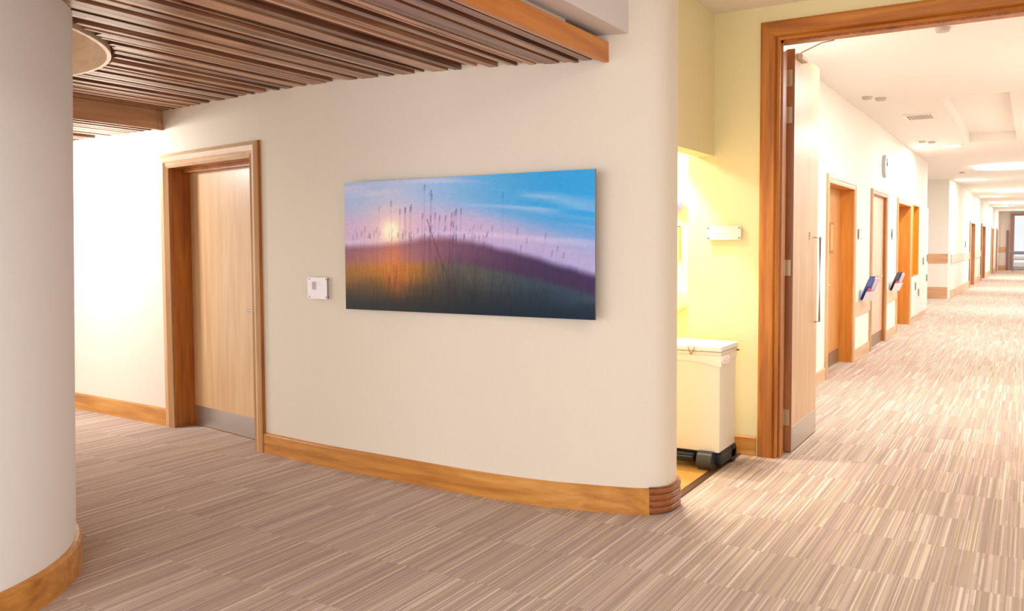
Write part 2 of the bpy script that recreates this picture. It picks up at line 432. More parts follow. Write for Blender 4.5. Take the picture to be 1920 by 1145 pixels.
l = bpy.data.lights.new('alcove_spot', 'SPOT'); l.energy = 95; l.color = (1, .98, .94); l.spot_size = math.radians(66); l.spot_blend = .25; l.shadow_soft_size = .05
lo = bpy.data.objects.new('alcove_spot', l); C.objects.link(lo); lo.parent = al; lo.location = (0, 0, -.03)
lo.rotation_euler = (0, 0, 0)
area('alcove_room_fill', (-3.0, 6.3, 2.45), .5, 50, (1, .97, .86), (-3.0, 6.3, 0))  # fill lights added inside the alcove room, no fixtures modelled
area('alcove_room_fill', (-2.75, 5.2, 2.45), .4, 15, YEL, (-2.6, 5.6, 0))

# ---------------------------------------------------------------- tall double door
dd = empty('door_1', (JX0, FW0, 0))
def frame_profile(w, p=.022):
    # w width across the face, moulded steps; list of (across from opening edge outward, proud)
    return [(0, 0), (0, p * .55), (.012, p * .95), (.024, p * .6), (.036, p * 1.1), (w - .015, p * 1.1), (w, p * .7), (w, 0)]
def mitre(cols, prof, par, mats, names, kid):
    """cols: four corner rings of the profile; three mitred lengths, each a part"""
    for k in range(3):
        m = MB(); A = [m.bm.verts.new(c) for c in cols[k]]; B = [m.bm.verts.new(c) for c in cols[k + 1]]
        for i in range(len(A)): m.bm.faces.new((A[i], A[(i + 1) % len(A)], B[(i + 1) % len(A)], B[i]))
        m.bm.faces.new(A); m.bm.faces.new(B[::-1])
        kid(m, names[k], mats[k], par)
def kidpart(mb, name, mt, par, smooth=False):
    o = mb.build(name, mt, smooth=smooth); o.parent = par; o.matrix_parent_inverse = Matrix.Translation(-par.location); return o
prof = [(-.004, 0), (-.004, .014), (.010, .024), (.020, .012), (.030, .026), (.108, .026), (.124, .018), (.124, 0)]
mitre([[(X_, FW0 - p, Z_) for a, p in prof for X_, Z_ in [[(JX0 - a, 0), (JX0 - a, 2.80 + a), (JX1 + a, 2.80 + a), (JX1 + a, 0)][k]]] for k in range(4)],
      prof, dd, (OAKZ, OAKX, OAKZ), ('architrave_upright', 'architrave_head', 'architrave_upright'), kidpart)
m = MB(); m.box(JX0 - .03, JX0, FW0 - .001, FW1 + .01, 0, 2.83); m.box(JX1, JX1 + .03, FW0 - .001, FW1 + .01, 0, 2.83); m.box(JX0, JX1, FW0 - .001, FW1 + .01, 2.80, 2.83)
m.box(JX0, JX0 + .014, FW0 + .03, FW1 - .02, 0, 2.80); m.box(JX0, JX1, FW0 + .03, FW1 - .02, 2.786, 2.80)
kidpart(m, 'jamb_lining', OAKZ, dd)
ST(dd, 'tall orange oak double door frame opening into the corridor', 'door')
# open leaf, part of the same door
LX1 = -1.402; LX0 = LX1 - .054; LY0, LY1 = 6.02, 6.80; LH = 2.775
lf = kidpart(MB().box(LX0 + .001, LX1, LY0, LY1, .008, LH), 'door_leaf', LEAF, dd)
def subpart(mb, name, mt, par, root, smooth=False):
    # child of a part whose own world offset is nil
    o = mb.build(name, mt, smooth=smooth); o.parent = par; return o
subpart(MB().box(LX0 - .001, LX1 + .0005, LY0 - .004, LY0 + .001, .008, LH), 'leaf_edge', LEAFD, lf, dd)
subpart(MB().box(LX1, LX1 + .003, LY0 + .02, LY1 - .004, .012, .178), 'kick_plate', STEEL, lf, dd)
m = MB(); y = LY1 - .075
m.tube([(LX1, y, .86), (LX1 + .035, y, .86), (LX1 + .035, y, 1.50), (LX1, y, 1.50)], .008, 12)
subpart(m, 'pull_handle', mat('bronze_pull', (196, 158, 116), .35, .5), lf, dd, True)
m = MB()
for z in (1.485, 1.505, 1.525): m.tube([(LX1 + .001, 6.52 + .016 * math.cos(a / 8 * math.pi), z + .008 * math.sin(a / 8 * math.pi) + .004) for a in range(16)], .0018, 6, closed=True)
subpart(m, 'emblem', mat('bronze_pull', (1, 1, 1)), lf, dd)
for z in (2.58, 2.33, 1.286, .247):
    m = MB().box(JX0 - .001, LX0 + .006, LY0 - .030, LY0 - .012, z - .05, z + .05)
    m.box(LX0 + .004, LX0 + .040, LY0 - .009, LY0 - .003, z - .055, z + .055)
    m.cyl((LX0 + .002, LY0 - .022, z - .055), (LX0 + .002, LY0 - .022, z + .055), .008, n=12)
    for dz in (-.04, 0, .04): m.cyl((LX0 + .024, LY0 - .011, z + dz), (LX0 + .024, LY0 - .009, z + dz), .005, n=8)
    h = kidpart(m, 'hinge', BRASS, dd)
m = MB().box(LX1 - .0, LX1 + .035, 6.08, 6.26, 2.715, 2.755, .006)
m.tube([(LX1 + .02, 6.1, 2.758), (-1.22, 5.985, 2.785), (-1.14, 5.975, 2.79)], .005, 8)
kidpart(m, 'door_closer', mat('closer_beige', (206, 180, 150), .4), dd)

# ---------------------------------------------------------------- left oak door in the curved wall
d1 = empty('door_2', D0, DA)
AW = .115
# asymmetric: left and head are moulded wide
prof = [(0, 0), (0, .018), (.018, .034), (.034, .02), (.05, .036), (.085, .042), (.100, .034), (.115, .022), (.115, 0)]
x0, x1, zt = AW, DW - .100, 2.19 - .115
mitre([[(X_, -p, Z_) for a, p in prof for X_, Z_ in [[(x0 - a, 0), (x0 - a, zt + a), (x1 + a * .87, zt + a), (x1 + a * .87, 0)][k]]] for k in range(4)],
      prof, d1, (PALEFR, PALEFX, PALEFR), ('architrave_upright', 'architrave_head', 'architrave_upright'), lambda m, n_, mt, par: m.build(n_, mt, par))
RD = .165
m = MB(); m.box(x0 - .03, x0, -.012, RD + .06, 0, zt + .03); m.box(x1, x1 + .03, -.012, RD + .06, 0, zt + .03); m.box(x0, x1, -.012, RD + .06, zt, zt + .03)
m.box(x0, x1, RD - .06, RD, zt - .03, zt)
m.build('jamb_lining', OAKZ, d1)
MB().box(DW - .0005, DW + .002, -.024, .0, 0, 2.19).build('frame_edge', OAKZ, d1)
lf = MB().box(x0 + .002, x1 - .002, RD, RD + .045, .006, zt - .003).build('door_leaf', LEAF, d1)
MB().box(x0 + .012, x1 - .012, RD - .003, RD, .012, .165).build('kick_plate', STEEL, lf)
m = MB(); hx = x1 - .15; m.cyl((hx, RD, .98), (hx, RD - .012, .98), .026, n=24); m.cyl((hx, RD, .98), (hx, RD - .06, .98), .010, n=16)
m.tube([(hx, RD - .055, .98), (hx - .05, RD - .058, .98), (hx - .13, RD - .055, .98)], .010, 12)
m.build('door_handle', CHROME, lf, smooth=True)
ST(d1, 'oak door with steel kick plate in the curved wall left of the picture', 'door')
ST(MB().box(-6.3, -4.2, 4.9, 4.95, 0, 2.4).build('wall_behind_door', M_DARK), 'wall behind the closed left door', 'wall')

# ---------------------------------------------------------------- landscape picture
PX0, PX1, PZ0, PZ1, PY = -3.691, -1.952, 1.056, 1.847, 4.045
def sm(a, b, x):
    t = max(0, min(1, (x - a) / (b - a))); return t * t * (3 - 2 * t)
def mixc(a, b, t): return tuple(a[i] + (b[i] - a[i]) * t for i in range(3))
rnd = random.Random(5)
def hash2(ix, iy):
    h = (ix * 374761393 + iy * 668265263) & 0xffffffff; h = ((h ^ (h >> 13)) * 1274126177) & 0xffffffff
    return ((h ^ (h >> 16)) & 0xffff) / 65535
def vnoise(x, y):
    ix, iy = math.floor(x), math.floor(y); fx, fy = x - ix, y - iy; fx = fx * fx * (3 - 2 * fx); fy = fy * fy * (3 - 2 * fy)
    a = hash2(ix, iy) * (1 - fx) + hash2(ix + 1, iy) * fx; b = hash2(ix, iy + 1) * (1 - fx) + hash2(ix + 1, iy + 1) * fx
    return a * (1 - fy) + b * fy
NU, NV = 520, 250
img = [[None] * (NU + 1) for _ in range(NV + 1)]
def curve(pts, u):
    for (a, va), (b, vb) in zip(pts, pts[1:]):
        if u <= b:
            t = (u - a) / (b - a); t = t * t * (3 - 2 * t) * .5 + t * .5; return va + (vb - va) * t
    return pts[-1][1]
RIDGE = [(0, .50), (.15, .505), (.28, .53), (.34, .555), (.45, .555), (.55, .525), (.68, .47), (.8, .41), (.9, .35), (1, .30)]
FIELD = [(0, .35), (.2, .36), (.4, .375), (.52, .365), (.65, .325), (.8, .265), (.92, .205), (1, .165)]
for j in range(NV + 1):
    v = j / NV
    for i in range(NU + 1):
        u = i / NU
        hz = curve(RIDGE, u); fz = curve(FIELD, u)
        s = max(0, (v - hz) / (1 - hz))
        left = mixc((206, 178, 214), (170, 190, 226), sm(.05, .75, s))
        right = mixc((170, 164, 210), (50, 158, 220), sm(.1, .62, s))
        sky = mixc(left, right, sm(.25, .95, u + .1 * (v - .6)))
        # thin curved cloud streaks
        q = v + .22 * (u - .45) ** 2 + .06 * u
        st = vnoise(u * 2.2 + 7, q * 16) * .6 + vnoise(u * 5, q * 34) * .4
        sky = mixc(sky, (214, 206, 232), .55 * sm(.52, .8, st) * (1 - .4 * sm(.8, 1, u)))
        sky = mixc(sky, (216, 178, 206), .55 * math.exp(-((v - hz - .14) / .1) ** 2) * (1 - .7 * sm(.5, .95, u)))
        du, dv = (u - .212), (v - .612) * .48
        d = math.sqrt(du * du + dv * dv)
        sky = mixc(sky, (248, 206, 190), .8 * math.exp(-(d / .105) ** 2))
        sky = mixc(sky, (255, 246, 214), min(1, 1.5 * math.exp(-(d / .036) ** 2)))
        # hill
        hill = mixc((148, 98, 112), (62, 44, 82), sm(.25, .9, u))
        hill = mixc(hill, (196, 118, 84), .75 * math.exp(-((u - .19) / .13) ** 2) * sm(.1, 0, v - fz - .05) + 0)
        hill = mixc(hill, (190, 124, 118), .5 * math.exp(-((u - .2) / .1) ** 2))
        hill = mixc(hill, (58, 44, 66), .35 * sm(fz + .1, fz, v) * sm(.35, .6, u))
        c = mixc(hill, sky, sm(hz - .035, hz + .035, v + .012 * (vnoise(u * 40, 3) - .5)))
        # field
        k = 1 - v / max(fz, .01)
        f = mixc((176, 116, 46), (96, 90, 82), sm(.28, .5, u)); f = mixc(f, (52, 72, 88), sm(.5, .85, u))
        f = mixc(f, (226, 140, 44), .8 * math.exp(-((u - .22) / .09) ** 2) * sm(.1, .3, v))
        dk = mixc((40, 42, 42), (14, 34, 50), sm(.2, .9, u))
        f = mixc(dk, f, sm(.0, fz * 1.05, v + .04 * (vnoise(u * 9, v * 22) - .5)))
        f = mixc(f, (186, 98, 40), .5 * math.exp(-((u - .235) / .05) ** 2) * sm(.03, .2, v))
        c = mixc(f, c, sm(fz - .04, fz + .05 - .02 * u, v))
        # warm streak under the sun over the hill
        c = mixc(c, (228, 130, 60), .45 * math.exp(-((u - .225) / .045) ** 2) * sm(.6, .42, v) * sm(.18, .36, v))
        nn = 1 + .10 * (vnoise(u * 150, v * 12) - .5) * sm(.5, .3, v) + .04 * (vnoise(u * 90, v * 90) - .5)
        img[j][i] = [x * nn for x in c]
def stroke(pts, col, wdt, al):
    for (u0, v0), (u1, v1) in zip(pts, pts[1:]):
        n = max(2, int(max(abs(u1 - u0) * NU, abs(v1 - v0) * NV) * 1.5))
        for k in range(n):
            t = k / n; x = (u0 + (u1 - u0) * t) * NU; y = (v0 + (v1 - v0) * t) * NV
            for dx in range(-3, 4):
                ix = int(round(x)) + dx; iy = int(round(y))
                if 0 <= ix <= NU and 0 <= iy <= NV:
                    a = al * max(0, 1 - abs(ix - x) / wdt) * .6
                    if a > 0: img[iy][ix] = list(mixc(img[iy][ix], col, a))
DK = (54, 44, 84)
def reed(u, vb, vt, lean=0, head=True, a=.5):
    pts = [(u + lean * (k / 8) ** 1.6, vb + (vt - vb) * k / 8) for k in range(9)]
    stroke(pts, DK, 1.2, a * .6)
    if head:
        stroke([(pts[-1][0], vt), (pts[-1][0] + lean * .15 + .001, vt + .045)], DK, 2.3, a * 1.3)
for u, vt, le in ((.215, .82, 0), (.252, .76, .002), (.272, .77, .004), (.278, .765, 0), (.292, .77, .006), (.30, .79, .003), (.358, .93, .003), (.381, .89, .006), (.385, .86, .006), (.345, .72, .006),
                  (.38, .70, .005), (.40, .72, .004), (.412, .70, .01), (.435, .70, .012), (.455, .66, .015), (.46, .72, .012), (.475, .735, .01), (.49, .745, .002), (.507, .745, .003), (.47, .65, .008),
                  (.265, .57, 0), (.29, .58, .004), (.355, .57, .004), (.375, .62, .006), (.475, .555, .002), (.49, .56, 0), (.51, .56, .012), (.56, .57, -.006), (.573, .555, .008), (.595, .505, .004),
                  (.035, .57, .004), (.05, .58, .006), (.07, .60, .008), (.085, .63, .008), (.13, .60, .006), (.145, .62, .003), (.15, .78, .01), (.675, .85, -.002), (.63, .62, .002), (.72, .60, .006), (.735, .48, .004),
                  (.755, .53, .006), (.81, .56, .018), (.83, .44, .02), (.86, .47, .01), (.875, .43, .016), (.64, .43, .014), (.67, .40, .016), (.62, .47, .006)):
    reed(u, .22 + .1 * rnd.random(), vt - .02, le, True, .40 if .2 < u < .55 else .24)
stroke([(.37, .70), (.40, .53), (.44, .33), (.48, .13)], (86, 34, 50), 1.8, .7)
for k in range(300):
    u = rnd.triangular(.02, .98, .42); b = rnd.uniform(-.05, .12); h = rnd.uniform(.12, .36) * (1.15 - abs(u - .45))
    le = rnd.uniform(-.03, .035)
    stroke([(u, max(0, b)), (u + le * .4, b + h * .5), (u + le, b + h)], (rnd.choice([(30, 26, 30), (70, 34, 26), (24, 34, 40)])), 1.2, rnd.uniform(.08, .34))
for k in range(40):
    u = rnd.uniform(.02, .62); v = rnd.uniform(.53, .62); stroke([(u, v), (u + rnd.uniform(-.004, .01), v + .04)], DK, 1.6, .3)

me = bpy.data.meshes.new('print_face'); vs = []; fs = []
for j in range(NV + 1):
    for i in range(NU + 1): vs.append(((PX1 - PX0) * (i / NU - .5), 0, (PZ1 - PZ0) * (j / NV - .5)))
for j in range(NV):
    for i in range(NU):
        a = j * (NU + 1) + i; fs.append((a, a + 1, a + NU + 2, a + NU + 1))
me.from_pydata(vs, [], fs)
ca = me.color_attributes.new('print', 'FLOAT_COLOR', 'POINT'); buf = []
for row in img:
    for c in row: buf += [*lin([max(0, min(255, x)) for x in c]), 1]
ca.data.foreach_set('color', buf)
pm = bpy.data.materials.new('landscape_print'); pm.use_nodes = True; nt = pm.node_tree
at = nt.nodes.new('ShaderNodeVertexColor'); at.layer_name = 'print'; bb = nt.nodes['Principled BSDF']
gm = nt.nodes.new('ShaderNodeVectorMath'); gm.operation = 'SCALE'; gm.inputs['Scale'].default_value = 1.12
nt.links.new(at.outputs[0], gm.inputs[0]); nt.links.new(gm.outputs[0], bb.inputs['Base Color']); bb.inputs['Roughness'].default_value = .5
bb.inputs['Specular IOR Level'].default_value = .25
me.materials.append(pm)
pic = empty('landscape_picture', ((PX0 + PX1) / 2, PY, (PZ0 + PZ1) / 2))
pf = bpy.data.objects.new('print_face', me); C.objects.link(pf); pf.parent = pic; pf.location = (0, -.0005, 0)
hw, hh = (PX1 - PX0) / 2, (PZ1 - PZ0) / 2
MB().box(-hw, hw, 0, .014, -hh, hh).build('panel', mat('print_edge', (130, 130, 150), .6), pic)
m = MB(); m.box(-hw + .15, hw - .2, .014, .030, hh - .2, hh - .15); m.box(-hw + .15, hw - .2, .014, .030, -hh + .15, -hh + .2)
m.build('hanging_batten', mat('batten_wood', (190, 160, 120)), pic)
tag(pic, 'wide sunset landscape print with grass stems and a purple hill on the curved wall', 'picture')

# ---------------------------------------------------------------- signs on stand-offs
def plaque(loc, rz, w_, h_, label, name='wall_sign', so=.018, body=ACRY, printf=None, r=.0055):
    p = empty(name, loc, rz)
    MB().box(-w_ / 2, w_ / 2, -so - .005, -so, -h_ / 2, h_ / 2, .001).build('sign_panel', body, p)
    for sx in (-1, 1):
        for sz in (-1, 1):
            x, z = sx * (w_ / 2 - .013), sz * (h_ / 2 - .013)
            MB().cyl((x, 0, z), (x, -so - .010, z), r, n=14).build('stand_off_screw', mat('screw_steel', (150, 146, 142), .3, .8), p)
    if printf: printf(p, so + .0055)
    return tag(p, label, 'sign')
def txt_small(p, y):
    m = MB()
    m.box(-.048, -.006, -y, -y + .0005, -.010, .042)
    m.build('printed_block', mat('print_grey', (206, 190, 188), .6), p)
    m = MB()
    for k in range(9):
        z = .036 - k * .0052; m.box(-.045, -.045 + .036 * (.6 + .4 * hash2(k, 3)), -y - .0003, -y, z, z + .0018)
    m.build('printed_text', mat('print_text', (182, 166, 166), .6), p)
    m = MB()
    for k in range(4): m.box(.004, .004 + .04 * (.5 + .5 * hash2(k, 9)), -y - .0003, -y, .038 - k * .007, .0395 - k * .007)
    m.build('printed_caption', mat('print_caption', (214, 206, 206), .6), p)
dx = .1; yA = wall_y(-4.09); yB = wall_y(-3.89)
plaque((-3.992, wall_y(-3.992) - .001, 1.178), math.atan2(yB - yA, .2), .185, .143, 'small square frosted sign on four screws left of the picture', printf=txt_small, body=mat('pearl_acrylic', (236, 226, 224), .3), so=.020)
def txt_room(p, y):
    # washed-out white lettering: rounded strokes of a short word
    m = MB(); x = -.092
    for k, wd in enumerate((.012, .010, .011, .010, .012, .011, 0, .010, .011, .010, .009)):
        if wd:
            m.tube([(x, -y, -.004), (x + wd * .1, -y, .006 + .004 * (k % 3 == 0)), (x + wd * .9, -y, .006), (x + wd, -y, -.004)], .0013, 6)
            if k % 2: m.tube([(x, -y, -.004), (x + wd, -y, -.004)], .0013, 6)
        x += wd + .0035 if wd else .008
    m.build('lettering', mat('white_lettering', (252, 252, 250), .5), p)
plaque((-1.818, FW0, 1.528), 0, .244, .096, 'long frosted room sign on the cream wall above the bin', printf=txt_room, body=mat('room_acrylic', (222, 222, 212), .3), so=.022, r=.006)

# ---------------------------------------------------------------- pedal bin
bn = empty('pedal_bin', (-1.955, 5.47, 0))
bx0, bx1, by0, by1 = -.30, .275, -.165, .175
def taper(mb, z0, z1, k0, k1):
    for v in mb.bm.verts:
        t = (v.co.z - z0) / (z1 - z0); s_ = k0 + (k1 - k0) * t; v.co.x *= s_; v.co.y *= s_
    return mb
taper(MB().box(bx0, bx1, by0, by1, .112, .735, .008), .112, .735, .985, 1.0).build('bin_body', BINW, bn, smooth=True)
m = MB().box(bx0 - .008, bx1 + .010, by0 - .010, by1 + .01, .737, .762, .006)
m.build('rim', mat('rim_enamel', (238, 226, 206), .4), bn, smooth=True)
m = MB().box(bx0 - .012, bx1 + .012, by0 - .014, by1 + .012, .764, .800, .012)
for v in m.bm.verts:
    if v.co.z > .79: v.co.z += .012 * (1 - abs(v.co.y) / .2)
m.build('lid', LIDW, bn, smooth=True)
# liner bag peeping out under the lid with a gathered tuft at the corner
m = MB(); pts = []
rr = random.Random(3)
path = [(bx0, by0)] + [(bx0 + (bx1 - bx0) * k / 24, by0) for k in range(1, 24)] + [(bx1, by0)] + [(bx1, by0 + (by1 - by0) * k / 12) for k in range(1, 13)]
prof = []
for i, p in enumerate(path):
    edge = 1 - min(1, abs(i - 24) / 6)
    drop = .715 - .008 * rr.random() - .03 * edge - (.012 if i > 10 else 0)
    out = .006 + .004 * rr.random() + .012 * edge * rr.random()
    nx, ny = (0, -1) if i < 24 else ((.7, -.7) if i == 24 else (1, 0))
    pts.append([m.bm.verts.new((p[0] + nx * o, p[1] + ny * o, z)) for o, z in ((.004, .742), (out, .73), (out * .8, drop), (out * .8 - .002, drop), (.002, .73))])
for A, B in zip(pts, pts[1:]):
    for k in range(4): m.bm.faces.new((A[k], A[k + 1], B[k + 1], B[k]))
m.build('bin_liner', mat('liner_plastic', (248, 236, 220), .3), bn, smooth=True)
m = MB(); rr = random.Random(8)
for k in range(9):
    a = k / 9 * 2 * math.pi
    c0 = (bx1 + .012, by0 - .006, .735)
    tip = (bx1 + .022 + .010 * math.cos(a), by0 + .03 + .045 * math.cos(a), .715 + .022 * math.sin(a))
    m.cyl(c0, tip, .006, .012, n=7)
m.sphere((bx1 + .014, by0 + .01, .72), .020, (1, 1.3, 1))
m.build('liner_tuft', mat('liner_tuft', (250, 234, 224), .3), bn, smooth=True)
m = MB(); cx, cz = -.085 + .173, .775
cx = -1.868 + 1.955
m.tube([(cx - .004, by0 - .022, .748), (cx - .016, by0 - .026, .785), (cx - .008, by0 - .022, .802), (cx + .012, by0 - .022, .803), (cx + .026, by0 - .025, .787), (cx + .008, by0 - .022, .752)], .0022, 6)
m.sphere((cx, by0 - .022, .747), .006)
m.build('lid_clip', mat('brass_wire', (150, 110, 40), .3, .7), bn)
MB().cyl((bx1 + .012, by1 - .03, .748), (bx1 + .03, by1 - .03, .748), .005, n=8).build('hinge_pin', mat('brass_wire', (1, 1, 1)), bn)
m = MB().box(bx0 + .01, bx1 + .004, by0 + .03, by1 + .0, .045, .118, .01); m.build('base_frame', RUB, bn, smooth=True)
m = MB().box(-.22, .115, by0 - .03, by0 + .05, .04, .098, .012)
m.tube([(-.21, by0 - .045, .075), (.11, by0 - .045, .075)], .010, 10); m.build('pedal', RUB, bn, smooth=True)
for sx in (-.245, .19):
    # wheel arches in front
    q = MB(); y0 = by0 - .012
    for k in range(10):
        a = math.pi * k / 9
    q = MB().cyl((sx - .048, y0, .062), (sx + .048, y0, .062), .060, n=28)
    q.build('castor', mat('castor_rubber', (58, 58, 54), .35), bn, smooth=True)
q = MB().cyl((.235, by1 - .06, .06), (.285, by1 - .06, .06), .058, n=28); q.build('castor', RUB, bn, smooth=True)
q = MB().cyl((-.28, by1 - .06, .06), (-.24, by1 - .06, .06), .058, n=28); q.build('castor', RUB, bn, smooth=True)
MB().box(.225, .285, by0 + .02, by1 - .02, .03, .10, .012).build('side_skid', RUB, bn, smooth=True)
tag(bn, 'white clinical pedal bin with black castors standing in the alcove', 'bin')

# things on the alcove's back wall
g = empty('wall_dispenser', (-2.56, 6.90, 1.78))
MB().sphere((0, -.055, 0), .062, (1, .9, 1)).build('dispenser_body', mat('lilac_plastic', (146, 148, 205), .4), g, smooth=True)
MB().cyl((.0, -.05, -.05), (.0, -.05, -.078), .013, .009, n=12).build('nozzle', RUB, g)
tag(g, 'small round lilac dispenser on the back wall of the alcove', 'dispenser')
g = empty('notice_board', (-2.70, 6.90, 1.46))
MB().box(-.15, .15, -.012, 0, -.14, .14).build('notice_sheet', WHITE, g)
MB().box(.15, .165, -.02, 0, -.14, .145).box(-.165, -.15, -.02, 0, -.14, .145).box(-.165, .165, -.02, 0, .14, .147).build('notice_frame', mat('green_edge', (150, 170, 90), .5), g)
tag(g, 'green-edged notice on the back wall of the alcove', 'notice')
g = empty('wash_basin', (-2.62, 6.90, 1.0))
m = MB(); sec = [(.20, .0), (.19, -.06), (.15, -.13), (.08, -.17)]
prev = None
for rr_, zz in sec:
    rg = [m.bm.verts.new((rr_ * math.cos(math.pi * k / 16), -rr_ * .95 * math.sin(math.pi * k / 16) , zz + .06)) for k in range(17)]
    if prev:
        for k in range(16): m.bm.faces.new((prev[k], prev[k + 1], rg[k + 1], rg[k]))
    else: m.bm.faces.new(rg)
    prev = rg
m.bm.faces.new(prev[::-1]); m.build('basin', WHITE, g, smooth=True)
MB().tube([(0, -.01, .06), (0, -.01, .20), (0, -.10, .21), (0, -.11, .17)], .011, 10).build('tap', CHROME, g, smooth=True)
tag(g, 'white wash basin on the back wall of the alcove', 'basin')

# ---------------------------------------------------------------- corridor shell
WX = -1.86; CZ = 3.10
DOORS = [(9.42, 11.11, .15, 'first'), (12.30, 13.76, .03, 'second'), (14.92, 16.78, .28, 'third')]
HT = (17.02, 17.88)
m = MB(); y = FW1
for a, b, _, _ in DOORS:
    k_ = .07 if a == 12.30 else .09; a, b = a + k_ - .02, b - k_ + .02
    m.box(WX - .14, WX, y, a, 0, CZ); m.box(WX - .14, WX, a, b, 2.10 + .02 + (.09 - k_), CZ); y = b
m.box(WX - .14, WX, y, HT[0] - .02, 0, CZ); m.box(WX - .14, WX, HT[0] - .02, HT[1] + .02, 2.15, CZ); m.box(WX - .14, WX, HT[0] - .02, HT[1] + .02, 0, .85)
m.box(WX - .14, WX, HT[1] + .02, 19.5, 0, CZ)
ST(m.build('wall_left', mat('corridor_paint', (245, 239, 228), .7)), 'cream left wall of the corridor with three oak doors', 'wall')
MC = MATS['corridor_paint']
ST(MB().box(-4.6, WX - .14, 19.4, 19.5, 0, CZ).build('wall_bay_near', MC), 'near side wall of the corridor bay', 'wall')
ST(MB().box(-4.7, -4.6, 19.4, 24.9, 0, CZ).build('wall_bay_left', MC), 'left wall of the corridor bay', 'wall')
def wx2(y): return -1.80 + (y - 24.9) * .0105
FAR = [(-4.7, 24.9), (-1.85, 24.9), (-1.80, 24.95)]
FD = [(31.4, 33.7), (37.3, 40.0), (44.6, 46.4), (49.3, 50.6)]
m = MB(); y = 24.95
m.prism([(-4.7, 24.9), (-1.86, 24.9), (-1.80, 24.96), (-1.80, 25.1), (-4.7, 25.1)], 0, CZ)
for a, b in FD:
    a -= .02; b += .02
    m.prism([(wx2(y), y), (wx2(a), a), (wx2(a) - .2, a), (wx2(y) - .2, y)], 0, CZ)
    m.prism([(wx2(a), a), (wx2(b), b), (wx2(b) - .2, b), (wx2(a) - .2, a)], 2.12, CZ); y = b
m.prism([(wx2(y), y), (wx2(52), 52), (wx2(52) - .2, 52), (wx2(y) - .2, y)], 0, CZ)
ST(m.build('wall_left_far', MC), 'cream wall of the far corridor beyond the bay', 'wall')
ST(MB().box(.98, 1.1, FW1, 56, 0, CZ).build('wall_right', MC), 'cream right wall of the corridor', 'wall')
# end wall with glazed opening
m = MB().box(-2.2, -.95, 52, 52.15, 0, CZ).box(-.95, 1.1, 52, 52.15, 2.95, CZ)
ST(m.build('wall_end', mat('end_paint', (236, 222, 208), .7)), 'end wall of the corridor beside the bright window', 'wall')
wd = empty('window_1', (.0, 52, 0))
BRN = mat('brown_frame', (150, 112, 104), .5)
m = MB().box(-.98, -.80, 51.80, 52.0, 0, 2.97).box(-.98, 1.0, 51.85, 52, 2.86, 2.97).box(-1.16, -1.06, 51.92, 52, 0, 2.1)
kidpart(m, 'window_frame', BRN, wd)
kidpart(MB().box(-.80, 1.0, 52.02, 52.03, 0, 2.86), 'window_glass', mat('clear_glass', (250, 250, 250), .02, trans=1.0), wd)
ST(wd, 'bright end window with dull brown frame', 'window')

area('end_window_light', (.1, 51.7, 1.6), 1.8, 50, (1, .99, 1), (-.6, 40, .6), sy=2.4)
area('end_wall_fill', (-.6, 48.5, CZ - .03), .9, 16, (1, .98, .95), (-.6, 48.5, 0))  # unseen fill added to lift the end wall, no fixture
# skirtings and wall rails
def strip(y0, y1, z0, z1, t, name, lab, mt, xf=None, cat='skirting'):
    m = MB(); xf = xf or (lambda y: WX)
    m.prism([(xf(y0), y0), (xf(y0) + t, y0), (xf(y1) + t, y1), (xf(y1), y1)], z0, z1)
    return ST(m.build(name, mt), lab, cat)
SK = wood('pale_skirting', (206, 164, 122), (220, 182, 144), (230, 196, 160), 'y')
RAIL = wood('pale_rail', (212, 172, 136), (224, 188, 154), (234, 202, 170), 'y')
strip(FW1 + .01, 9.40, 0, .14, .018, 'baseboard_left', 'corridor skirting hidden behind the open door leaf', SK)
strip(11.125, 12.28, 0, .14, .018, 'baseboard_left', 'pale corridor skirting between the first and second doors', SK)
strip(13.78, 14.90, 0, .14, .018, 'baseboard_left', 'pale corridor skirting between the second and third doors', SK)
strip(16.80, 19.5, 0, .10, .018, 'baseboard_left', 'pale corridor skirting under the white cupboards', SK)
strip(11.125, 12.28, .555, .72, .022, 'trim_5', 'flat pale wall rail between the first and second corridor doors', RAIL, cat='rail')
strip(13.78, 14.90, .56, .745, .022, 'trim_6', 'flat pale wall rail between the second and third corridor doors', RAIL, cat='rail')
SK2 = wood('warm_far_skirting', (204, 150, 106), (216, 164, 122), (226, 178, 138), 'x')
ST(MB().box(-3.4, -1.86, 24.87, 24.9, 0, .30).build('baseboard_bay', SK2), 'tan skirting on the wall facing down the bay', 'skirting')
ST(MB().box(-3.4, -1.86, 24.87, 24.9, .93, 1.17).build('trim_7', SK2), 'tan rail on the wall facing down the bay', 'rail')
y = 24.95
for i, (a, b) in enumerate(FD):
    strip(y, a - .06, 0, .22, .02, 'baseboard_far', 'pale skirting %s' % ('before the first far door', 'between first and second far doors', 'between second and third far doors', 'between third and fourth far doors')[i], SK, wx2)
    if i < 2: strip(y, a - .06, .93, 1.15, .02, 'trim_%d' % (8 + i), 'pale rail %s' % ('before the first far door', 'between first and second far doors')[i], SK, wx2, cat='rail')
    y = b + .06
ST(MB().box(-1.50, -1.16, 51.97, 52, 0, .26).build('baseboard_end', SK2), 'tan skirting on the corridor end wall', 'skirting')
ST(MB().box(-1.50, -1.18, 51.97, 52, .95, 1.22).build('trim_10', SK2), 'tan rail on the corridor end wall', 'rail')

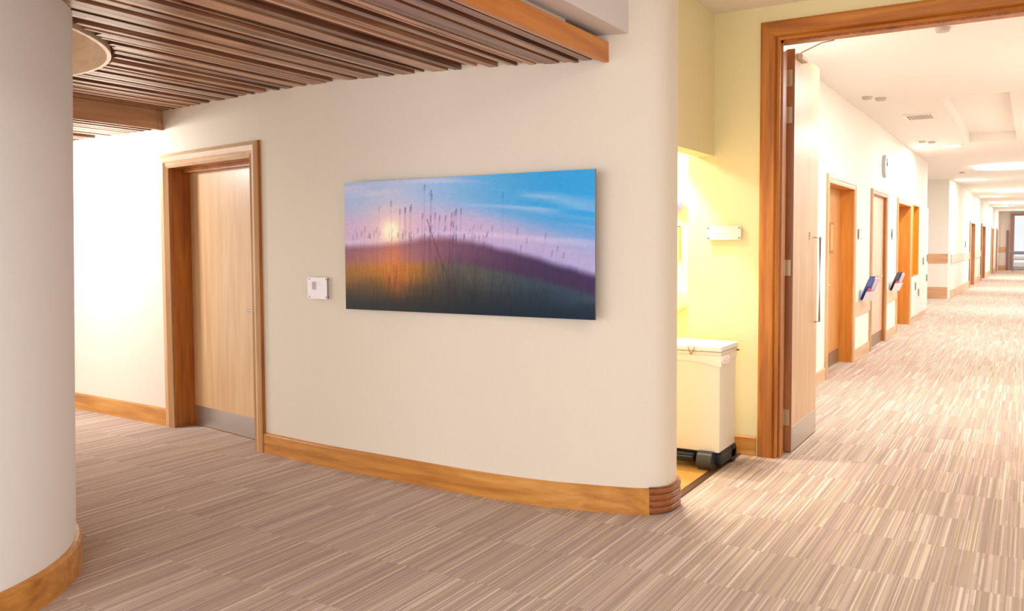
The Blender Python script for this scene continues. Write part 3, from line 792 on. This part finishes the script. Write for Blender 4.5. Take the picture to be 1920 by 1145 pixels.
# ---------------------------------------------------------------- corridor doors
def lever(m, x, y, z, d=1, ln=.13):
    m.cyl((x, y, z), (x + .01, y, z), .026, n=16); m.cyl((x, y, z), (x + .055, y, z), .010, n=12)
    m.tube([(x + .052, y, z), (x + .055, y + d * ln * .5, z), (x + .052, y + d * ln, z)], .011, 10)
    return m
LEAF3 = wood('corridor_oak_veneer', (196, 134, 70), (210, 150, 88), (222, 166, 106), 'z', .35)
LEAFP = wood('corridor_pale_veneer', (216, 178, 152), (224, 190, 166), (232, 200, 178), 'z', .35)
def cdoor(idx, y0, y1, rec, label, leafm, xw=WX, htop=2.19, aw=.09, framem=PALEFR, jambm=None, proud=.025, pane=False, kick=True, hz=.98, hd=1, hy=None, slim=False):
    root = empty('door_%d' % idx, (xw, (y0 + y1) / 2, 0))
    prof = [(a * aw, p * proud) for a, p in ((0, 0), (0, .7), (.25, 1), (.45, .7), (.6, 1), (.95, 1), (1, .6), (1, 0))]
    mitre([[(xw + p, Y_, Z_) for a, p in prof for Y_, Z_ in [[(y0 + aw - a, 0), (y0 + aw - a, htop - aw + a), (y1 - aw + a, htop - aw + a), (y1 - aw + a, 0)][k]]] for k in range(4)],
          prof, root, (framem, PALEFY if framem is PALEFR else framem, framem), ('architrave_upright', 'architrave_head', 'architrave_upright'), kidpart)
    a, b, z = y0 + aw, y1 - aw, htop - aw
    m = MB().box(xw - rec - .06, xw + .002, a - .02, a, 0, z + .02).box(xw - rec - .06, xw + .002, b, b + .02, 0, z + .02).box(xw - rec - .06, xw + .002, a, b, z, z + .02)
    kidpart(m, 'jamb_lining', jambm or OAKZ, root)
    lf = kidpart(MB().box(xw - rec - .045, xw - rec, a + .003, b - .003, .006, z - .003), 'door_leaf', leafm, root)
    if kick: subpart(MB().box(xw - rec, xw - rec + .003, a + .015, b - .015, .01, .17), 'kick_plate', mat('dull_kick', (150, 122, 100), .35, .4), lf, root)
    yy = hy if hy else a + .12
    subpart(lever(MB(), xw - rec, yy, hz, hd), 'door_handle', CHROME, lf, root, True)
    if pane:
        yc = a + .86
        m = MB().box(xw - rec, xw - rec + .010, yc, yc + .22, 1.34, 1.70)
        pn = subpart(m, 'vision_frame', mat('vision_frame', (176, 112, 48), .4), lf, root)
        subpart(MB().box(xw - rec + .010, xw - rec + .012, yc + .03, yc + .19, 1.37, 1.67), 'vision_pane', mat('vision_glass', (236, 190, 130), .12), lf, root)
    ST(root, label, 'door'); return root
RV = wood('orange_reveal', (196, 116, 30), (212, 134, 46), (224, 150, 62), 'z')
cdoor(3, 9.42, 11.11, .15, 'first corridor door, deep set, with a small vision panel', LEAF3, pane=True, framem=PALEFR, jambm=RV, hy=10.05)
cdoor(4, 12.30, 13.76, .03, 'second corridor door, flush pinkish veneer in a thin frame', LEAFP, aw=.07, framem=wood('thin_frame', (184, 136, 92), (202, 156, 112), (216, 174, 132), 'z'), jambm=OAKZ, kick=True, hy=13.15, proud=.03)
cdoor(5, 14.92, 16.78, .19, 'third corridor door, deep set, beside the orange hatch', LEAF3, jambm=RV, hy=16.25, hz=1.0)
FF = wood('brown_far_frame', (160, 106, 72), (180, 124, 88), (198, 144, 108), 'z')
for i, (a, b) in enumerate(FD):
    cdoor(6 + i, a - .1, b + .1, .13, 'brown framed door %s' % ('nearest beyond the bay', 'second beyond the bay', 'third beyond the bay', 'last before the end wall')[i], FF, xw=wx2((a + b) / 2) + .012, framem=PALEFR, jambm=FF, kick=False, htop=2.2, aw=.1)

# hatch with orange reveal and white cupboards
ht = empty('window_2', (WX, 17.45, 0))
m = MB().box(WX - .16, WX + .02, HT[0] - .02, HT[0], .85, 2.15).box(WX - .55, WX + .02, HT[1], HT[1] + .02, .85, 2.15).box(WX - .16, WX + .02, HT[0], HT[1], 2.13, 2.15).box(WX - .55, WX + .02, HT[0], HT[1], .85, .87)
kidpart(m, 'hatch_lining', ORANGE, ht); kidpart(MB().box(WX - .56, WX - .55, HT[0] - .4, HT[1] + .1, .85, 2.15), 'hatch_back', ORANGE, ht)
ST(ht, 'open hatch with orange lining beside the third corridor door', 'window')
def cupboard(y0, y1, z0, z1, label, hz, hy):
    r_ = empty('wall_cupboard', (WX, (y0 + y1) / 2, z0))
    kidpart(MB().box(WX, WX + .022, y0, y1, z0, z1, .002), 'cupboard_body', CABW, r_)
    r0 = r_.children[0]
    r_0 = kidpart(MB().box(WX + .022, WX + .034, y0 + .015, y1 - .015, z0 + .02, z1 - .02, .002), 'door_panel', CABW, r_)
    for yy, zz in zip(hy, hz): subpart(MB().box(WX + .034, WX + .055, yy, yy + .03, zz - .07, zz + .07, .004), 'pull_handle', GREY, r_0, r_)
    return tag(r_, label, 'cupboard')
cupboard(17.02, 17.42, .10, .845, 'low white cupboard under the hatch nearer the third door', (.66,), (17.25,))
cupboard(17.44, 17.88, .10, .845, 'low white cupboard under the hatch farther from the third door', (.52,), (17.78,))
cupboard(17.92, 18.66, .10, 2.17, 'tall white cupboard right beside the orange hatch', (1.10,), (18.5,))
cupboard(18.70, 19.46, .10, 2.17, 'tall white cupboard at the end of the near corridor wall', (.75, 1.15), (19.2, 19.25))

# room signs along the corridor
plaque((WX, 11.42, 1.57), math.pi / 2, .17, .13, 'small grey room sign between the first and second corridor doors', body=mat('grey_sign', (216, 214, 204), .3))
plaque((WX, 14.45, 1.60), math.pi / 2, .26, .15, 'pale green room sign between the second and third corridor doors', body=mat('green_sign', (206, 220, 208), .3))
plaque((wx2(29.8), 29.8, 1.42), math.pi / 2, .5, .2, 'pale sign on the wall before the first far door', body=mat('far_sign', (222, 228, 220), .3))

# wall clock
ck = empty('wall_clock', (WX, 13.40, 2.56))
MB().cyl((0, 0, 0), (.045, 0, 0), .165, .16, n=48).build('clock_case', mat('clock_grey', (186, 184, 184), .4), ck, smooth=True)
MB().cyl((.0452, 0, 0), (.048, 0, 0), .140, n=48).build('clock_face', mat('clock_face', (232, 230, 228), .5), ck)
MB().tube([(.051, 0, 0), (.051, .06, .05)], .004, 6).tube([(.052, 0, 0), (.052, -.02, .11)], .003, 6).build('clock_hands', RUB, ck)
for k in range(12):
    a = k * math.pi / 6; MB().box(.048, .0495, -.003, .003, .112, .13, mtx=Matrix.Rotation(a, 4, 'X')).build('hour_mark', RUB, ck)
tag(ck, 'round white wall clock high on the corridor wall above the second door', 'clock')

# leaflet holders, tilted out from the wall, and the booklets standing in them
def holder(y, z, label):
    r_ = empty('leaflet_holder', (WX + .05, y, z), math.radians(-20))
    tilt = Matrix.Rotation(math.radians(24), 4, 'Y')
    MB().box(0, .004, -.12, .12, -.0, .28, mtx=tilt).box(.0, .05, -.12, .12, -.004, 0, mtx=tilt).build('back_plate', mat('clear_holder', (226, 220, 224), .2), r_)
    MB().box(.045, .049, -.12, .12, 0, .13, mtx=tilt).build('front_pocket', mat('clear_holder', (1, 1, 1)), r_)
    MB().box(-.046, -.002, -.02, .02, .02, .12, mtx=Matrix.Rotation(math.radians(20), 4, 'Z')).build('wall_bracket', WHITE, r_)
    return tag(r_, label, 'leaflet holder')
holder(11.58, .745, 'clear leaflet holder between first and second corridor doors')
holder(14.22, .745, 'clear leaflet holder between second and third corridor doors')
def booklet(y, z, off, h, dy, w_, col, label, ang=24, group=None):
    o = MB().box(.006 + off, .012 + off, dy - w_ / 2, dy + w_ / 2, .004, h, mtx=Matrix.Rotation(math.radians(ang), 4, 'Y'))
    b = o.build('booklet', col); b.location = (WX + .05, y, z); b.rotation_euler = (0, 0, math.radians(-20)); return tag(b, label, 'booklet', group)
BLUE = mat('blue_cover', (70, 92, 170), .4); PINK = mat('pink_cover', (196, 90, 120), .4); LIL = mat('lilac_paper', (210, 200, 222), .4); DNAVY = mat('navy_cover', (70, 66, 90), .4)
booklet(11.58, .745, 0.003, .33, -.06, .13, BLUE, 'tall blue booklet in the holder between first and second doors')
booklet(11.58, .745, 0.014, .30, .07, .11, LIL, 'lilac leaflet leaning beside the tall blue booklet')
booklet(11.58, .745, 0.024, .17, -.04, .10, PINK, 'short pink leaflet in front of the tall blue booklet')
booklet(14.22, .745, 0.003, .30, -.05, .15, DNAVY, 'dark booklet in the holder between second and third doors')
booklet(14.22, .745, 0.014, .27, .06, .10, LIL, 'lilac leaflet beside the dark booklet')
booklet(14.22, .745, 0.024, .16, -.04, .10, PINK, 'short pink leaflet in front of the dark booklet')

# ---------------------------------------------------------------- corridor ceiling, coffer, lamps
CO = (10.85, 15.95, -.93, -.22)
m = MB()
m.box(-4.7, CO[2], FW1, 56, CZ, CZ + .1).box(CO[3], 1.1, FW1, 56, CZ, CZ + .1)
m.box(CO[2], CO[3], FW1, CO[0], CZ, CZ + .1).box(CO[2], CO[3], CO[1], 56, CZ, CZ + .1)
ST(m.build('ceiling', mat('corridor_ceiling', (242, 235, 228), .85)), 'white plaster ceiling along the corridor', 'ceiling')
ST(MB().box(CO[2] - .02, CO[3] + .02, CO[0] - .02, CO[1] + .02, CZ + .14, CZ + .2).box(CO[2], CO[2] + .02, CO[0], CO[1], CZ - .004, CZ + .14).box(CO[3] - .02, CO[3], CO[0], CO[1], CZ - .004, CZ + .14).box(CO[2] + .02, CO[3] - .02, CO[0], CO[0] + .02, CZ - .004, CZ + .14).box(CO[2] + .02, CO[3] - .02, CO[1] - .02, CO[1], CZ - .004, CZ + .14).build('ceiling', mat('coffer_white', (246, 240, 232), .7)), 'recessed ceiling coffer over the near corridor', 'ceiling')
area('corridor_fill_lamp', (.1, 9.2, CZ - .02), .6, 62, (.95, .97, .98), (.1, 9.2, 0), sy=1.2)
area('corridor_fill_lamp', (.1, 13.6, CZ - .02), .6, 62, (.95, .97, .98), (.1, 13.6, 0), sy=1.2)
EM = mat('lamp_lens', (255, 252, 245), emis=(1, .97, .92), es=9)
def downlight(y, x, pw, label, r=.13):
    d = empty('downlight', (x, y, CZ))
    MB().cyl((0, 0, -.012), (0, 0, 0), r + .03, n=40).build('trim_ring', WHITE, d)
    MB().cyl((0, 0, -.016), (0, 0, -.012), r, n=40).build('lens', EM, d)
    area('downlight_glow', (0, 0, -.03), r * 2, pw, (.95, .97, .98), None, parent=d)
    return tag(d, label, 'ceiling lamp', 'round recessed downlights along the left of the corridor ceiling')
downlight(7.05, -1.36, 34, 'downlight above the open door leaf, just behind the frame head')
downlight(16.3, -1.19, 54, 'downlight beyond the ceiling vent, nearest in open view')
downlight(25.2, -1.15, 60, 'downlight beyond the nearest large disc lamp')
downlight(35.0, -1.09, 45, 'downlight beyond the second large disc lamp')
downlight(44.5, -1.05, 40, 'farthest downlight, near the end window')
EM2 = mat('disc_diffuser', (255, 255, 255), emis=(1, .97, .93), es=4.5)
for i, (y, x) in enumerate(((21.15, -.47), (31.0, -.44), (40.5, -.42))):
    d = empty('disc_lamp', (x, y, CZ - .03))
    MB().cyl((0, 0, 0), (0, 0, .03), .12, n=32).build('ceiling_rose', WHITE, d)
    MB().cyl((0, 0, -.02), (0, 0, .026), .64, n=64).build('diffuser', EM2, d)
    area('disc_glow', (0, 0, -.06), 1.2, 85, (.95, .97, 1.0), None, parent=d)
    tag(d, 'large round disc ceiling lamp, %s' % ('nearest of the three in the corridor', 'middle one in the corridor', 'farthest one in the corridor')[i], 'ceiling lamp')
def sensor(y, x, label, two=True):
    d = empty('ceiling_sensor', (x, y, CZ))
    MB().cyl((0, 0, -.03), (0, 0, 0), .045, .06, n=24).build('sensor_body', mat('sensor_grey', (196, 182, 170), .5), d, smooth=True)
    if two: MB().cyl((.12, .16, -.03), (.12, .16, 0), .05, .065, n=24).build('second_head', mat('sensor_grey', (1, 1, 1)), d, smooth=True)
    return tag(d, label, 'sensor')
sensor(10.38, -1.62, 'pair of small ceiling sensors above the first corridor door')
sensor(15.33, -1.55, 'pair of small ceiling sensors above the third corridor door')
sensor(22.5, -1.42, 'single ceiling sensor beyond the nearest disc lamp', False)
sensor(7.4, -.62, 'small ceiling sensor just inside the tall door frame', False)
vt = empty('ceiling_vent', (-1.28, 12.34, CZ))
MB().box(-.19, .19, -.24, .24, -.012, 0, .004).build('vent_frame', WHITE, vt)
m = MB()
for k in range(9): m.box(-.14 + k * .033, -.14 + k * .033 + .016, -.18, .18, -.018, -.010)
m.build('louvre', mat('vent_grey', (170, 150, 136), .6), vt)
tag(vt, 'rectangular louvred air vent in the corridor ceiling', 'vent')

# ---------------------------------------------------------------- trolley at the far end
tr = empty('trolley', (-.52, 50.3, 0))
TG = mat('trolley_grey', (150, 150, 160), .4, .3)
for x in (-.30, .30):
    for y in (-.22, .22):
        m = MB().tube([(x, y, .13), (x, y, 1.0)], .016, 8); m.build('upright', TG, tr)
        MB().cyl((x - .015, y, .06), (x + .015, y, .06), .06, n=18).box(x - .012, x + .012, y - .02, y + .02, .06, .14).build('castor', TG, tr)
for z in (.20, .58): MB().box(-.34, .34, -.25, .25, z, z + .035, .006).build('shelf', TG, tr)
MB().box(-.33, .33, -.25, .25, .86, 1.02, .02).build('basket', mat('basket_grey', (140, 140, 148), .5), tr, smooth=True)
MB().tube([(-.34, -.2, .98), (-.44, -.2, 1.06), (-.44, .2, 1.06), (-.34, .2, .98)], .014, 8).build('push_handle', TG, tr)
tag(tr, 'grey wheeled trolley standing before the bright end window', 'trolley')
for z, n_, lab in ((.62, 2, 'white folded linen on the upper shelf of the far trolley'), (.24, 3, 'white folded linen on the lower shelf of the far trolley')):
    m = MB()
    for k in range(n_): m.box(-.27, .25 - .02 * k, -.2, .2, z + k * .075, z + k * .075 + .07, .02)
    b = m.build('folded_linen', mat('linen', (246, 244, 246), .8), smooth=True); b.location = (-.52, 50.3, -.004); tag(b, lab, 'linen')
